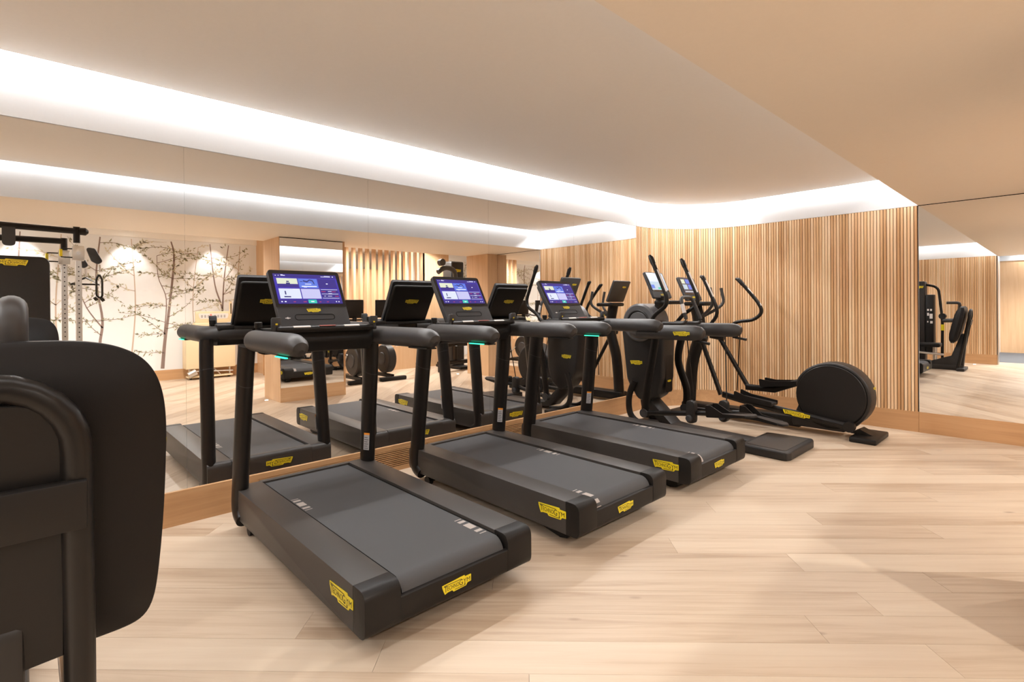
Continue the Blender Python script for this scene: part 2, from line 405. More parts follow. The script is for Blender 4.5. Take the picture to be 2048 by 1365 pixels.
# back part of the room
def leafprint(wall, xw, trunks, seed, sx=-1):
    rnd = random.Random(seed); B = MB(); BP = MB(); Lf = MB(); LP = MB()
    def rib(mb, pts, w0, w1):
        vs = []; n = len(pts)
        for i, (y, z) in enumerate(pts):
            a, b = pts[max(i-1, 0)], pts[min(i+1, n-1)]; t = Vector((b[0]-a[0], b[1]-a[1])).normalized(); wd = (w0+(w1-w0)*i/(n-1))/2
            vs += [(xw+sx*.002, y-t.y*wd, z+t.x*wd), (xw+sx*.002, y+t.y*wd, z-t.x*wd)]
        mb.add(vs, [[2*i, 2*i+1, 2*i+3, 2*i+2] for i in range(n-1)])
    def leaf(mb, y, z, a, l):
        d = Vector((math.cos(a), math.sin(a))); n = Vector((-d.y, d.x)); p = Vector((y, z))
        q = [p, p+d*l*.45+n*l*.16, p+d*l, p+d*l*.45-n*l*.16]; mb.add([(xw+sx*.003, v.x, v.y) for v in q], [[0, 1, 2, 3]])
    def twig(y, z, a, l, pale):
        pts = [(y, z)]
        for k in range(8):
            a += rnd.uniform(-.22, .22); y += math.cos(a)*l/8; z += math.sin(a)*l/8 - .0; pts.append((y, z))
            if 0 < z < 2.55:
                for q in range(rnd.randint(2, 4)): leaf(LP if pale else Lf, y+rnd.uniform(-.03, .03), z+rnd.uniform(-.03, .03), a+rnd.uniform(-1.3, 1.3), rnd.uniform(.035, .07))
        pts = [p for p in pts if .22 < p[1] < 2.58]
        if len(pts) > 2: rib(BP if pale else B, pts, .010, .003)
    for pts, w0, w1, pale in trunks:
        sp = [(p.x, p.y) for p in smooth_path([(a, b, 0) for a, b in pts], 5)]
        rib(BP if pale else B, sp, w0, w1)
        for k in range(int(len(sp)*.55)):
            y, z = sp[rnd.randrange(2, len(sp))]
            sd = rnd.choice((-1, 1)); twig(y, z, PI/2+sd*rnd.uniform(.7, 1.7), rnd.uniform(.35, .8), pale)
    B.build('printed_branch', 'bark', wall); BP.build('printed_branch', 'bark_pale', wall); Lf.build('printed_leaf', 'leaf', wall, kind='stuff'); LP.build('printed_leaf', 'leaf_pale', wall, kind='stuff')
XP = 7.75
wp = struct(MB().box((XP, -2.0, 0), (XP+.15, 3.55, 2.74)).build('wall_papered', 'wallpaper'))
leafprint(wp, XP, [([(.99, .22), (.99, .71), (1.03, 1.14), (.95, 1.83), (1.01, 2.58)], .05, .02, 0),
    ([(1.03, 1.0), (.82, 1.35), (.70, 1.75)], .022, .01, 0),
    ([(1.90, .22), (1.944, .75), (2.012, 1.306), (2.10, 2.24), (2.055, 2.58)], .06, .022, 0),
    ([(1.93, .85), (1.97, 1.5), (1.85, 1.9), (1.83, 2.3)], .02, .008, 0),
    ([(2.87, .5), (2.911, 1.248), (2.78, 1.79), (2.70, 2.58)], .04, .015, 0), ([(2.911, 1.25), (2.943, 1.89), (3.03, 2.58)], .03, .014, 0),
    ([(3.2, .3), (3.16, 1.2), (3.24, 2.58)], .02, .012, 1), ([(1.42, .3), (1.5, 1.4), (1.45, 2.58)], .025, .012, 1),
    ([(.45, .3), (.42, 1.4), (.5, 2.58)], .03, .012, 1), ([(-.1, .3), (-.05, 1.5), (.0, 2.58)], .04, .015, 0), ([(2.45, .4), (2.4, 1.5), (2.5, 2.5)], .018, .008, 1)], 5)
MB().box((XP-.012, -2.0, 0), (XP, 3.55, .19)).build('skirting_board', 'oak_board', wp)
MB().box((XP-.03, -2.0, 2.615), (XP, 3.55, 2.74)).build('cornice', 'ceiling_paint', wp)
struct(MB().box((7.2, 3.55, 0), (XP+.15, 3.85, 2.74)).build('wall_pier', 'oak_veneer'))
# oak clad columns under the soffit
def column(name, y0, y1, mirror):
    c = struct(MB().box((3.81, y0, 0), (4.45, y1, H)).build(name, 'oak_veneer'))
    if mirror:
        MB().box((3.80, y0, 0), (3.81, y1, .20)).build('skirting_board', 'oak_board', c)
        MB().box((3.80, y0+.004, .20), (3.81, y1-.03, H-.012), bev=.0008, seg=1).build('mirror_panel', 'mirror', c)
        MB().box((3.798, y1-.03, 0), (3.81, y1, H)).build('edge_strip', 'oak_board', c)
        MB().box((3.80, y0+.004, H-.012), (3.81, y1, H-.004)).build('shadow_gap', 'black_gap', c)
    return c
column('column_1', 2.63, 3.59, True)
column('column_2', 6.45, YW+.16, False)
# low wall with a slat screen, and the tall panel next to it
lw = struct(MB().box((6.0, 4.0, 0), (6.1, 6.45, .49)).build('wall_low', 'oak_veneer'))
for k in range(17): MB().box((6.0, 4.08+k*.148, .49), (6.09, 4.13+k*.148, 2.74)).build('screen_slat', 'oak_veneer', lw)
struct(MB().box((6.0, 6.45, 0), (6.12, 7.15, 2.74)).build('wall_panel', 'oak_veneer'))
wp2 = struct(MB().box((XP, 7.15, 0), (XP+.15, 11.0, 2.74)).build('wall_papered_2', 'wallpaper'))
leafprint(wp2, XP, [([(8.0, .22), (8.05, 1.2), (8.3, 2.5)], .04, .02, 0), ([(8.9, .22), (8.8, 1.4), (8.9, 2.5)], .04, .02, 0), ([(9.6, .22), (9.6, 1.4), (9.7, 2.5)], .04, .02, 1)], 9)
struct(MB().box((9.0, -2.0, 0), (9.2, 11.2, 2.74)).build('wall_outer', 'white_paint'))
struct(MB().box((-.3, 10.9, 0), (9.2, 11.2, 2.74)).build('wall_end', 'white_paint'))
struct(MB().box((2.6, YW+.16, 0), (2.75, 10.9, 2.85)).build('wall_side', 'oak_veneer'))
lk = thing('locker', 'oak locker cabinet with paired doors behind the slat screen', 'locker', (8.6, 6.6, 0))
MB().box((-.1, -.55, 0), (.38, .55, 2.3)).build('body', 'oak_veneer', lk)
for k in range(4):
    d = MB().box((-.115, -.545+k*.275, .06), (-.1, -.28+k*.275, 2.28)).build('door', 'oak_veneer', lk)
    MB().box((-.13, -.30+k*.275-(.22 if k % 2 else 0), 1.25), (-.115, -.29+k*.275-(.22 if k % 2 else 0), 1.5)).build('handle', 'steel', d)

# ceiling downlights at the papered wall and in the back of the room
def downlight(x, y, z, energy, lab, ang=75, tilt=0):
    t = thing('downlight', lab, 'lamp', (x, y, z), 0, 'recessed downlights')
    MB().tube([(.045*math.cos(a*PI/12), .045*math.sin(a*PI/12), -.003) for a in range(24)], .006, 6, closed=True).build('trim_ring', 'white_plastic', t)
    MB().cyl((0, 0, -.001), (0, 0, .0), .04).build('lens', 'lamp_glow', t)
    l = bpy.data.lights.new('downlight_lamp', 'SPOT'); l.energy = energy; l.spot_size = math.radians(ang); l.spot_blend = .6; l.color = (1, .955, .90); l.shadow_soft_size = .035
    o = bpy.data.objects.new('downlight_lamp', l); C.objects.link(o); o.parent = t; o.location = (0, 0, -.02); o.rotation_euler = (0, tilt, 0)
for y, wh in ((.0, 'behind the cable station'), (1.38, 'beside the cable station'), (2.75, 'above the cream cabinet')): downlight(7.50, y, 2.74, 42, 'small recessed downlight washing the papered wall ' + wh, 75, -.12)
downlight(7.50, 8.4, 2.74, 42, 'small recessed downlight washing the papered wall beyond the oak panel', 70, -.12)
for x, y, wh in ((5.5, -.8, 'beside the cable station'), (5.5, 1.6, 'between the cable station and the mirrored column'), (5.3, 4.6, 'above the exercise bikes'), (5.5, 6.3, 'above the pulldown machine'), (7.0, 4.9, 'behind the slat screen'),
                 (8.2, 4.6, 'beside the white outer wall'), (5.3, 8.6, 'beyond the plain oak column'), (7.4, 6.4, 'in front of the lockers'), (4.4, -3.6, 'over the grey hall carpet')):
    downlight(x, y, 2.74 if y > -2 else LIP, 120 if x > 6.5 else 200, 'small recessed ceiling downlight ' + wh, 150)
for x, y, z, e, wh in ((3.9, -1.75, H, 110, 'in the soffit beside the hall'), (3.5, -3.3, LIP, 300, 'above the middle of the grey hall carpet')):
    downlight(x, y, z, e, 'added fill downlight ' + wh, 150)  # unseen pair added behind the camera to lift the ambient light
for x, y in ((4.16, 2.56), (4.5, 6.25), (2.32, -1.55)):
    o = MB().cyl((0, 0, 0), (0, 0, .004), .022, 16).build('floor_light', 'floor_led'); o.location = (x, y, 0)
    tag(o, 'tiny round floor light at the foot of ' + {4.16: 'the mirrored column', 4.5: 'the plain oak column', 2.32: 'the slatted wall opposite the mirror'}[x], 'floor light', 'floor lights')

# ------------------------------------------------------------------ treadmills
def screen_ui(parent, M, wd, ht, dim=False):
    """flat lit display with its tiles; M maps (0..wd, 0..ht) to the panel"""
    def quad(mb, x0, x1, y0, y1, z): mb.add([M @ Vector((x0*wd, y0*ht, z)), M @ Vector((x1*wd, y0*ht, z)), M @ Vector((x1*wd, y1*ht, z)), M @ Vector((x0*wd, y1*ht, z))], [[0, 1, 2, 3]])
    def q(name, mat, x0, x1, y0, y1, z=.0012):
        mb = MB(); quad(mb, x0, x1, y0, y1, z); return mb.build(name, mat, parent)
    if dim:
        q('screen', 'scr_dim', 0, 1, 0, 1, .0006)
        q('screen_tile', 'scr_cream', .04, .28, .62, .9); q('screen_tile', 'scr_blue', .34, .60, .62, .9)
        q('screen_tile', 'scr_sky', .04, .34, .24, .56); q('screen_tile', 'scr_blue', .40, .62, .24, .56)
        mb = MB()
        for k in range(4): quad(mb, .68, .94, .28+k*.14, .31+k*.14, .0014)
        quad(mb, .05, .9, .06, .12, .0014); mb.build('screen_text', 'scr_pale', parent, kind='stuff'); return
    q('screen', 'scr_indigo', 0, 1, 0, 1, .0006)
    q('screen_bar', 'scr_deep', 0, 1, 0, .14, .0009); q('screen_bar', 'scr_deep', 0, 1, .88, 1, .0009)
    q('screen_tile', 'scr_cream', .04, .35, .66, .85); q('screen_tile', 'scr_deep', .04, .35, .55, .66)
    q('screen_tile', 'scr_blue', .365, .665, .53, .85); q('screen_tile', 'scr_deep', .68, .97, .53, .85)
    q('screen_tile', 'scr_white', .04, .36, .17, .50); q('screen_tile', 'scr_lilac', .375, .67, .17, .50); q('screen_tile', 'scr_deep', .685, .97, .17, .50)
    q('start_button', 'scr_teal', .45, .58, .015, .135)
    ink = MB(); quad(ink, .17, .23, .62, .70, .0016); quad(ink, .18, .22, .72, .76, .0016); quad(ink, .10, .20, .21, .25, .0016); quad(ink, .12, .14, .30, .42, .0016)
    P = [(.44, .80), (.50, .77), (.545, .83), (.60, .80), (.615, .66), (.60, .665), (.585, .76), (.545, .79), (.50, .72), (.44, .75)]   # runner's silhouette
    ink.add([M @ Vector((x*wd, y*ht, .0016)) for x, y in P], [list(range(len(P)))])
    quad(ink, .39, .43, .74, .76, .0016); ink.build('screen_picture', 'scr_ink', parent, kind='stuff')
    tx = MB()
    for x0, x1, y0, y1 in [(.03, .045, .93, .95), (.075, .085, .93, .955), (.115, .18, .935, .955), (.115, .15, .96, .975), (.74, .90, .925, .94), (.80, .90, .95, .962), (.93, .95, .925, .955),
                           (.80, .83, .67, .70), (.46, .56, .655, .675), (.43, .48, .545, .555), (.40, .64, .57, .60), (.69, .965, .475, .487), (.69, .965, .325, .337), (.69, .965, .18, .192), (.80, .86, .325, .35),
                           (.04, .06, .05, .085), (.09, .115, .05, .085), (.89, .905, .05, .085), (.93, .95, .05, .08), (.49, .54, .055, .085), (.80, .86, .41, .425), (.72, .75, .25, .265), (.78, .85, .25, .265), (.25, .34, .47, .485)]:
        quad(tx, x0, x1, y0, y1, .0017)
    tx.build('screen_text', 'scr_text', parent, kind='stuff')
    rd = MB()
    for x0, x1, y0, y1 in [(.69, .76, .40, .42), (.86, .93, .40, .418), (.90, .96, .245, .265), (.22, .255, .05, .07), (.37, .42, .05, .07), (.62, .65, .05, .07), (.74, .77, .05, .07)]: quad(rd, x0, x1, y0, y1, .0018)
    rd.build('screen_chart', 'scr_red', parent, kind='stuff')

OFF = (-1.1, 0, 0)
def make_treadmill():
    t = thing('treadmill', '', 'treadmill', (1.1, 1.352, 0), 0, 'treadmills along the mirror wall')
    HW, BI = .436, .283
    prof = rpoly([(.285, .10), (.285, .257), (1.856, .257), (1.856, .077), (.40, .085)], [.04, .045, .002, .002, .05], 6)
    capp = rpoly([(1.858, .077), (1.858, .2585), (1.952, .2585), (1.952, .075)], [.002, .002, .065, .06], 6)
    for s in (-1, 1):
        a, b = sorted((s*HW, s*BI))
        MB(OFF).prism(prof, 'y', a, b, bev=.010, seg=3).build('side_rail', 'rail_plastic', t)
        MB(OFF).prism(capp, 'y', a, b, bev=.012, seg=3).build('end_cap', 'black_plastic', t)
    # middle body, lower than the rails; the rear apron closes it
    MB(OFF).prism(rpoly([(.30, .10), (.30, .235), (1.86, .235), (1.86, .09)], .02, 3), 'y', -BI, BI).build('deck', 'black_plastic', t)
    MB(OFF).prism(rpoly([(.285, .10), (.285, .257), (.345, .257), (.345, .10)], [.03, .045, .004, 0], 6), 'y', -BI, BI).build('front_cap', 'rail_plastic', t)
    MB(OFF).prism(rpoly([(1.86, .08), (1.86, .17), (1.937, .196), (1.95, .190), (1.95, .075)], [0, 0, .003, .006, .06], 5), 'y', -BI, BI).build('rear_apron', 'black_plastic', t)
    bt = MB(OFF); path = [(.352, .2455), (.9, .2455), (1.4, .2455), (1.873, .2455)] + [(1.873+.062*math.sin(a), .1835+.062*math.cos(a)) for a in (.2, .4, .6, .8, 1.0, 1.2, 1.4)]
    vs = []; 
    for x, z in path: vs += [(x, -.268, z), (x, .268, z)]
    bt.add(vs, [[2*i, 2*i+1, 2*i+3, 2*i+2] for i in range(len(path)-1)]); belt = bt.build('belt', 'belt_rubber', t)
    MB(OFF).box((.347, -.283, .20), (1.88, .283, .2405)).build('belt_gap', 'black_gap', t)
    t['belt'] = 0
    # uprights
    for s in (-1, 1):
        P = smooth_path([(.455, s*.395, 1.10), (.44, s*.400, .95), (.40, s*.405, .62), (.365, s*.41, .30), (.352, s*.412, .17), (.372, s*.412, .11), (.43, s*.412, .082)], 5)
        n = len(P); rr = [(.078 - .012*min(i/(n*.6), 1), .043) for i in range(n)]
        rr = [(r if i < n*.72 else (r[0]-.028*(i-n*.72)/(n*.28), r[1])) for i, r in enumerate(rr)]
        up = MB(OFF).tube(P, [(a, b) for a, b in rr], 20, ref=(1, 0, 0)).build('upright', 'black_tube', t)
        MB(OFF).tube([(.4315, s*.401, .885), (.4307, s*.401, .882)], [(.0765, .0442)]*2, 20, ref=(1, 0, 0), caps=False).build('seam_ring', 'panel_grey', up)
        # arm: out of the front beam, round the corner, back to the free end
        A = round_path([(.47, s*.10, 1.135), (.47, s*.385, 1.135), (1.10, s*.385, 1.137)], .13, 8)
        A += [Vector((1.165, s*.385, 1.135)), Vector((1.205, s*.385, 1.130)), Vector((1.232, s*.385, 1.122)), Vector((1.243, s*.385, 1.112))]
        k = len(A); R = [(.060, .058)]*(k-4) + [(.0585, .056), (.052, .050), (.038, .037), (.012, .012)]
        arm = MB(OFF).tube(A, R, 22).build('arm_rest', 'soft_grip', t)
        MB(OFF).box((1.0, s*.385-.035, 1.074), (1.20, s*.385+.035, 1.083), .003, 1).build('arm_underside', 'black_plastic', arm)
        if s < 0: MB(OFF).box((1.02, -.432, 1.0755), (1.165, -.40, 1.0815), .002, 1).build('status_light', 'led_green', arm)
    MB(OFF).prism(rpoly([(.43, 1.055), (.43, 1.19), (.60, 1.20), (.62, 1.12), (.56, 1.05)], .03, 4), 'y', -.33, .33).build('console_beam', 'black_plastic', t)
    for s in (-1, 1):
        a, b = sorted((s*.22, s*.33)); MB(OFF).prism(rpoly([(.42, 1.165), (.42, 1.20), (.66, 1.206), (.66, 1.18)], .008, 2), 'y', a, b, .006).build('side_tray', 'charcoal_plastic', t)
    MB(OFF).prism(rpoly([(.42, 1.165), (.42, 1.192), (.655, 1.204), (.655, 1.18)], .008, 2), 'y', -.22, .22).build('centre_tray', 'charcoal_plastic', t)
    # hand bar in front of the console
    gb = MB(OFF).tube([(.655, -.30, 1.196), (.655, .30, 1.196)], .0185, 14).build('hand_bar', 'black_tube', t)
    for s in (-1, 1):
        a, b = sorted((s*.105, s*.205)); MB(OFF).tube([(.659, a, 1.2045), (.659, b, 1.2045)], .0115, 12).build('pulse_sensor', 'pale_strip', gb)
    MB(OFF).box((.652, -.05, 1.2125), (.668, .05, 1.2155), .001, 1).build('red_line', 'pink', gb)
    for s in (-1, 1):
        c = MB(OFF).box((.640, s*.302-.022, 1.19), (.662, s*.302+.022, 1.262), .006, 2).build('phone_clip', 'panel_grey', t)
        MB(OFF).prism(rpoly([(-.026, 0), (-.026, .045), (.026, .045), (.026, 0)], .008, 3), 'z', 0, .012, .002, M=Matrix.Translation((.663, s*.302, 1.222)) @ Matrix(((0, 0, 1, 0), (1, 0, 0, 0), (0, 1, 0, 0), (0, 0, 0, 1)))).build('clip_head', 'panel_grey', c)
        MB(OFF).box((.675, s*.302-.006, 1.224), (.6762, s*.302+.006, 1.234)).build('clip_mark', 'badge_yellow', c)
    # console
    up = Vector((-.214, 0, .36)).normalized(); u = Vector((0, 1, 0)); L = .425
    M = frame(Vector((.522, 0, 1.197))+Vector(OFF), u, up)
    con = MB().prism(rpoly([(-.223, 0), (.223, 0), (.231, L), (-.231, L)], [.006, .006, .022, .022], 5), 'z', -.034, 0, .005, 2, M=M).build('console', 'panel_grey', t)
    back = MB().prism(rpoly([(-.215, .005), (.215, .005), (.219, L-.028), (-.219, L-.028)], [.02, .02, .03, .03], 5), 'z', -.062, -.034, .02, 3, M=M).build('console_back', 'black_plastic', t)
    MB().prism(rpoly([(-.2245, .152), (.2245, .152), (.230, L-.002), (-.230, L-.002)], [.002, .002, .021, .021], 5), 'z', .0, .003, .001, 1, M=M).build('bezel', 'gloss_black', con)
    screen_ui(con, M @ Matrix.Translation((-.205, .172, .0035)), .41, .222)
    ring = [Vector((p[0], p[1], .001)) for p in rpoly([(-.125, .058), (.125, .058), (.125, .096), (-.125, .096)], .0185, 6)]
    MB().tube([M @ p for p in ring], .0018, 6, closed=True).build('tray_slot', 'black_gap', con)
    MB().tube([M @ Vector((-.17+.006*math.cos(a*PI/4), .072+.006*math.sin(a*PI/4), .001)) for a in range(8)], .0012, 5, closed=True).build('socket_mark', 'pale_strip', con)
    MB().add([M @ Vector(p) for p in ((-.186, .070, .001), (-.154, .070, .001), (-.154, .074, .001), (-.186, .074, .001))], [[0, 1, 2, 3]]).build('socket_mark', 'pale_strip', con)
    badge(t, M @ Vector((0, .125, .0005)), u, up, .088)
    badge(t, M @ Vector((0, .24, -.0622)), -u, up, .135)
    badge(t, (1.757, -.4363, .178), (1, 0, 0), (0, 0, 1), .205, OFF)
    badge(t, (1.9503, -.013, .143), (0, 1, 0), (0, 0, 1), .152, OFF)
    badge(t, (.2846, .04, .18), (0, -1, 0), (0, 0, 1), .19, OFF, .28)
    badge(t, (1.757, .4363, .178), (-1, 0, 0), (0, 0, 1), .205, OFF)
    # warning sticker on the inner side of the right upright
    st = MB(OFF); Ms = frame(Vector((.4235, .3725, .395))+Vector(OFF), (.888, .459, 0), (.10, 0, 1))
    MB().box((-.022, -.055, 0), (.022, .05, .0012), M=Ms).build('warning_sticker', 'sticker_grey', t)
    MB().box((-.022, .05, 0), (.022, .064, .0012), M=Ms).build('sticker_head', 'sticker_orange', t)
    tl = MB()
    for k in range(6): tl.add([Ms @ Vector(p) for p in ((-.017, -.045+k*.015, .0016), (.015-.006*(k % 2), -.045+k*.015, .0016), (.015-.006*(k % 2), -.041+k*.015, .0016), (-.017, -.041+k*.015, .0016))], [[0, 1, 2, 3]])
    tl.build('sticker_print', 'panel_grey', t)
    kb = MB(OFF).tube([(.50, -.345, 1.19), (.50, -.345, 1.205), (.50, -.345, 1.207), (.50, -.345, 1.236), (.50, -.345, 1.24)], [.014, .014, .021, .022, .018], 16, ref=(1, 0, 0)).build('stop_knob', 'black_plastic', t)
    for s in (-1, 1):
        MB(OFF).cyl((.47, s*.365, .033), (.47, s*.40, .033), .033, 18).build('wheel', 'black_plastic', t)
        MB(OFF).box((.44, s*.36-.02, .03), (.50, s*.36+.02, .10)).build('wheel_bracket', 'black_plastic', t)
        MB(OFF).prism(rpoly([(1.42, .10), (1.80, .10), (1.80, .012), (1.74, 0), (1.52, .04)], .015, 3), 'y', *sorted((s*.27, s*.35))).build('rear_foot', 'black_plastic', t)
    return t
def belt_marks(t, groups):
    """five pale bars across the belt edge; each group: (x centre, side)"""
    for xc, s in groups:
        mb = MB(OFF)
        for x0, x1 in ((-.105, -.098), (-.082, -.058), (-.035, .025), (.05, .074), (.092, .099)):
            n = 4; pts = []
            for k in range(n+1):
                x = xc+x0+(x1-x0)*k/n
                if x <= 1.873: pts.append((x, .2462))
                else: a = min((x-1.873)/.062, 1.35); pts.append((1.873+.0627*math.sin(a), .1835+.0627*math.cos(a)))
            y0, y1 = sorted((s*.262, s*.222))
            vs = [];
            for x, z in pts: vs += [(x, y0, z), (x, y1, z)]
            mb.add(vs, [[2*i, 2*i+1, 2*i+3, 2*i+2] for i in range(n)])
        mb.build('belt_marking', 'belt_mark', t)
tm1 = make_treadmill()
tm2 = copy_tree(tm1); tm3 = copy_tree(tm1)
tm2.location.y = 1.352+1.232; tm3.location.y = 1.352+2.427
belt_marks(tm1, ((.86, -1), (1.725, 1))); belt_marks(tm2, ((1.86, -1), (1.10, 1))); belt_marks(tm3, ((1.93, -1), (1.145, 1)))
for o in (tm1, tm2, tm3):
    if 'belt' in o: del o['belt']
tm1['label'] = 'black treadmill at the end of the row, beside the padded backrest'
tm2['label'] = 'black treadmill in the middle of the row of three'
tm3['label'] = 'black treadmill next to the cross trainers'

# ------------------------------------------------------------------ cross trainers
def console_small(t, name, x, y, z, wd, ht, tilt, bright):
    up = Vector((-math.sin(tilt), 0, math.cos(tilt))); M = frame((x, y, z), (0, 1, 0), up)
    con = MB().prism(rpoly([(-wd/2, 0), (wd/2, 0), (wd/2, ht), (-wd/2, ht)], .02, 5), 'z', -.03, 0, .005, 2, M=M).build(name, 'panel_grey', t)
    MB().prism(rpoly([(-wd/2+.008, ht*.24), (wd/2-.008, ht*.24), (wd/2-.008, ht-.008), (-wd/2+.008, ht-.008)], .012, 4), 'z', 0, .003, .001, 1, M=M).build('bezel', 'gloss_black', con)
    if bright:
        q = MB(); q.add([M @ Vector(p) for p in ((-wd/2+.02, ht*.30, .0036), (wd/2-.02, ht*.30, .0036), (wd/2-.02, ht-.02, .0036), (-wd/2+.02, ht-.02, .0036))], [[0, 1, 2, 3]]); q.build('screen', 'scr_sky', con)
        for k, (mt, x0, x1, y0, y1) in enumerate((('scr_white', .08, .92, .62, .96), ('scr_blue', .06, .24, .36, .5), ('scr_teal', .40, .56, .34, .40), ('scr_lilac', .66, .9, .36, .52))):
            q = MB(); q.add([M @ Vector(((a-.5)*wd, b*ht, .004)) for a, b in ((x0, y0), (x1, y0), (x1, y1), (x0, y1))], [[0, 1, 2, 3]]); q.build('screen_tile', mt, con)
    else: screen_ui(con, M @ Matrix.Translation((-wd/2+.02, ht*.30, .0036)), wd-.04, ht*.66, True)
    badge(t, M @ Vector((0, ht*.12, .0006)), (0, 1, 0), up, .07); badge(t, M @ Vector((.08, ht*.72, -.0305)), (0, -1, 0), up, .08)
    return con

# front-drive trainer: tall body with a disc, two arm rests, long levers and a rear floor plate
e1 = thing('cross_trainer', 'black front-drive cross trainer with arm rests and a rear floor plate, beside the treadmills', 'cross trainer', (1.1, 5.0, 0), 0, 'cross trainers by the slatted wall')
B = lambda: MB((-1.1, -5.0, 0))
def mk(mb, name, mat, parent=e1): return mb.build(name, mat, parent)
prof = rpoly([(.30, 1.12), (.36, 1.22), (.60, 1.28), (.80, 1.12), (.83, .95), (.82, .55), (.76, .36), (.62, .27), (.50, .31), (.37, .50)], [.06, .08, .1, .08, .05, .1, .1, .08, .1, .2], 5)
body = mk(B().prism(prof, 'y', 4.88, 5.12, .03, 3), 'body', 'charcoal_plastic')
mk(B().prism(rpoly([(-.065, .40), (.065, .40), (.065, .86), (-.065, .86)], .03, 4), 'z', 0, .004, .001, 1, M=Matrix(((0, 0, 1, .822), (1, 0, 0, 5.0), (0, 1, 0, 0), (0, 0, 0, 1)))), 'rear_panel', 'black_plastic', body)
hd = mk(B().cyl((.545, 4.85, 1.135), (.545, 5.15, 1.135), .205, 40, bev=.02), 'flywheel_housing', 'grey_shell')
mk(B().tube([(.545+.13*math.cos(a*PI/16), 4.848, 1.135+.13*math.sin(a*PI/16)) for a in range(32)], .012, 8, ref=(0, 1, 0), closed=True), 'hub_ring', 'charcoal_plastic', hd)
mk(B().cyl((.545, 4.838, 1.135), (.545, 4.86, 1.135), .115, 32, bev=.008), 'hub_cap', 'grey_shell', hd)
mk(B().prism(rpoly([(.50, .34), (.62, .34), (.90, .09), (1.05, .075), (1.80, .055), (1.80, .02), (.95, .02), (.80, .05)], .03, 4), 'y', 4.90, 5.10, .015, 2), 'spine', 'charcoal_plastic')
plate = mk(B().prism(rpoly([(1.70, 4.70), (1.76, 4.68), (2.10, 4.66), (2.125, 4.72), (2.125, 5.28), (2.10, 5.34), (1.76, 5.32), (1.70, 5.30)], .04, 4), 'z', .0, .075, .014, 3), 'floor_plate', 'charcoal_plastic')
mk(B().prism(rpoly([(1.74, 4.74), (2.08, 4.71), (2.08, 5.29), (1.74, 5.26)], .03, 4), 'z', .075, .078), 'plate_tread', 'rail_plastic', plate)
mk(B().tube(smooth_path([(.48, 4.87, .50), (.42, 4.86, .32), (.44, 4.85, .14), (.56, 4.84, .055), (.74, 4.84, .035)], 6), [(.036, .024)]*25, 12, ref=(1, 0, 0)), 'front_hoop', 'black_tube')
mk(B().tube(smooth_path([(.48, 5.13, .50), (.42, 5.14, .32), (.44, 5.15, .14), (.56, 5.16, .055), (.74, 5.16, .035)], 6), [(.036, .024)]*25, 12, ref=(1, 0, 0)), 'front_hoop', 'black_tube')
mk(B().box((.42, 4.68, 0), (.70, 5.32, .05), .015, 2), 'front_foot', 'black_plastic')
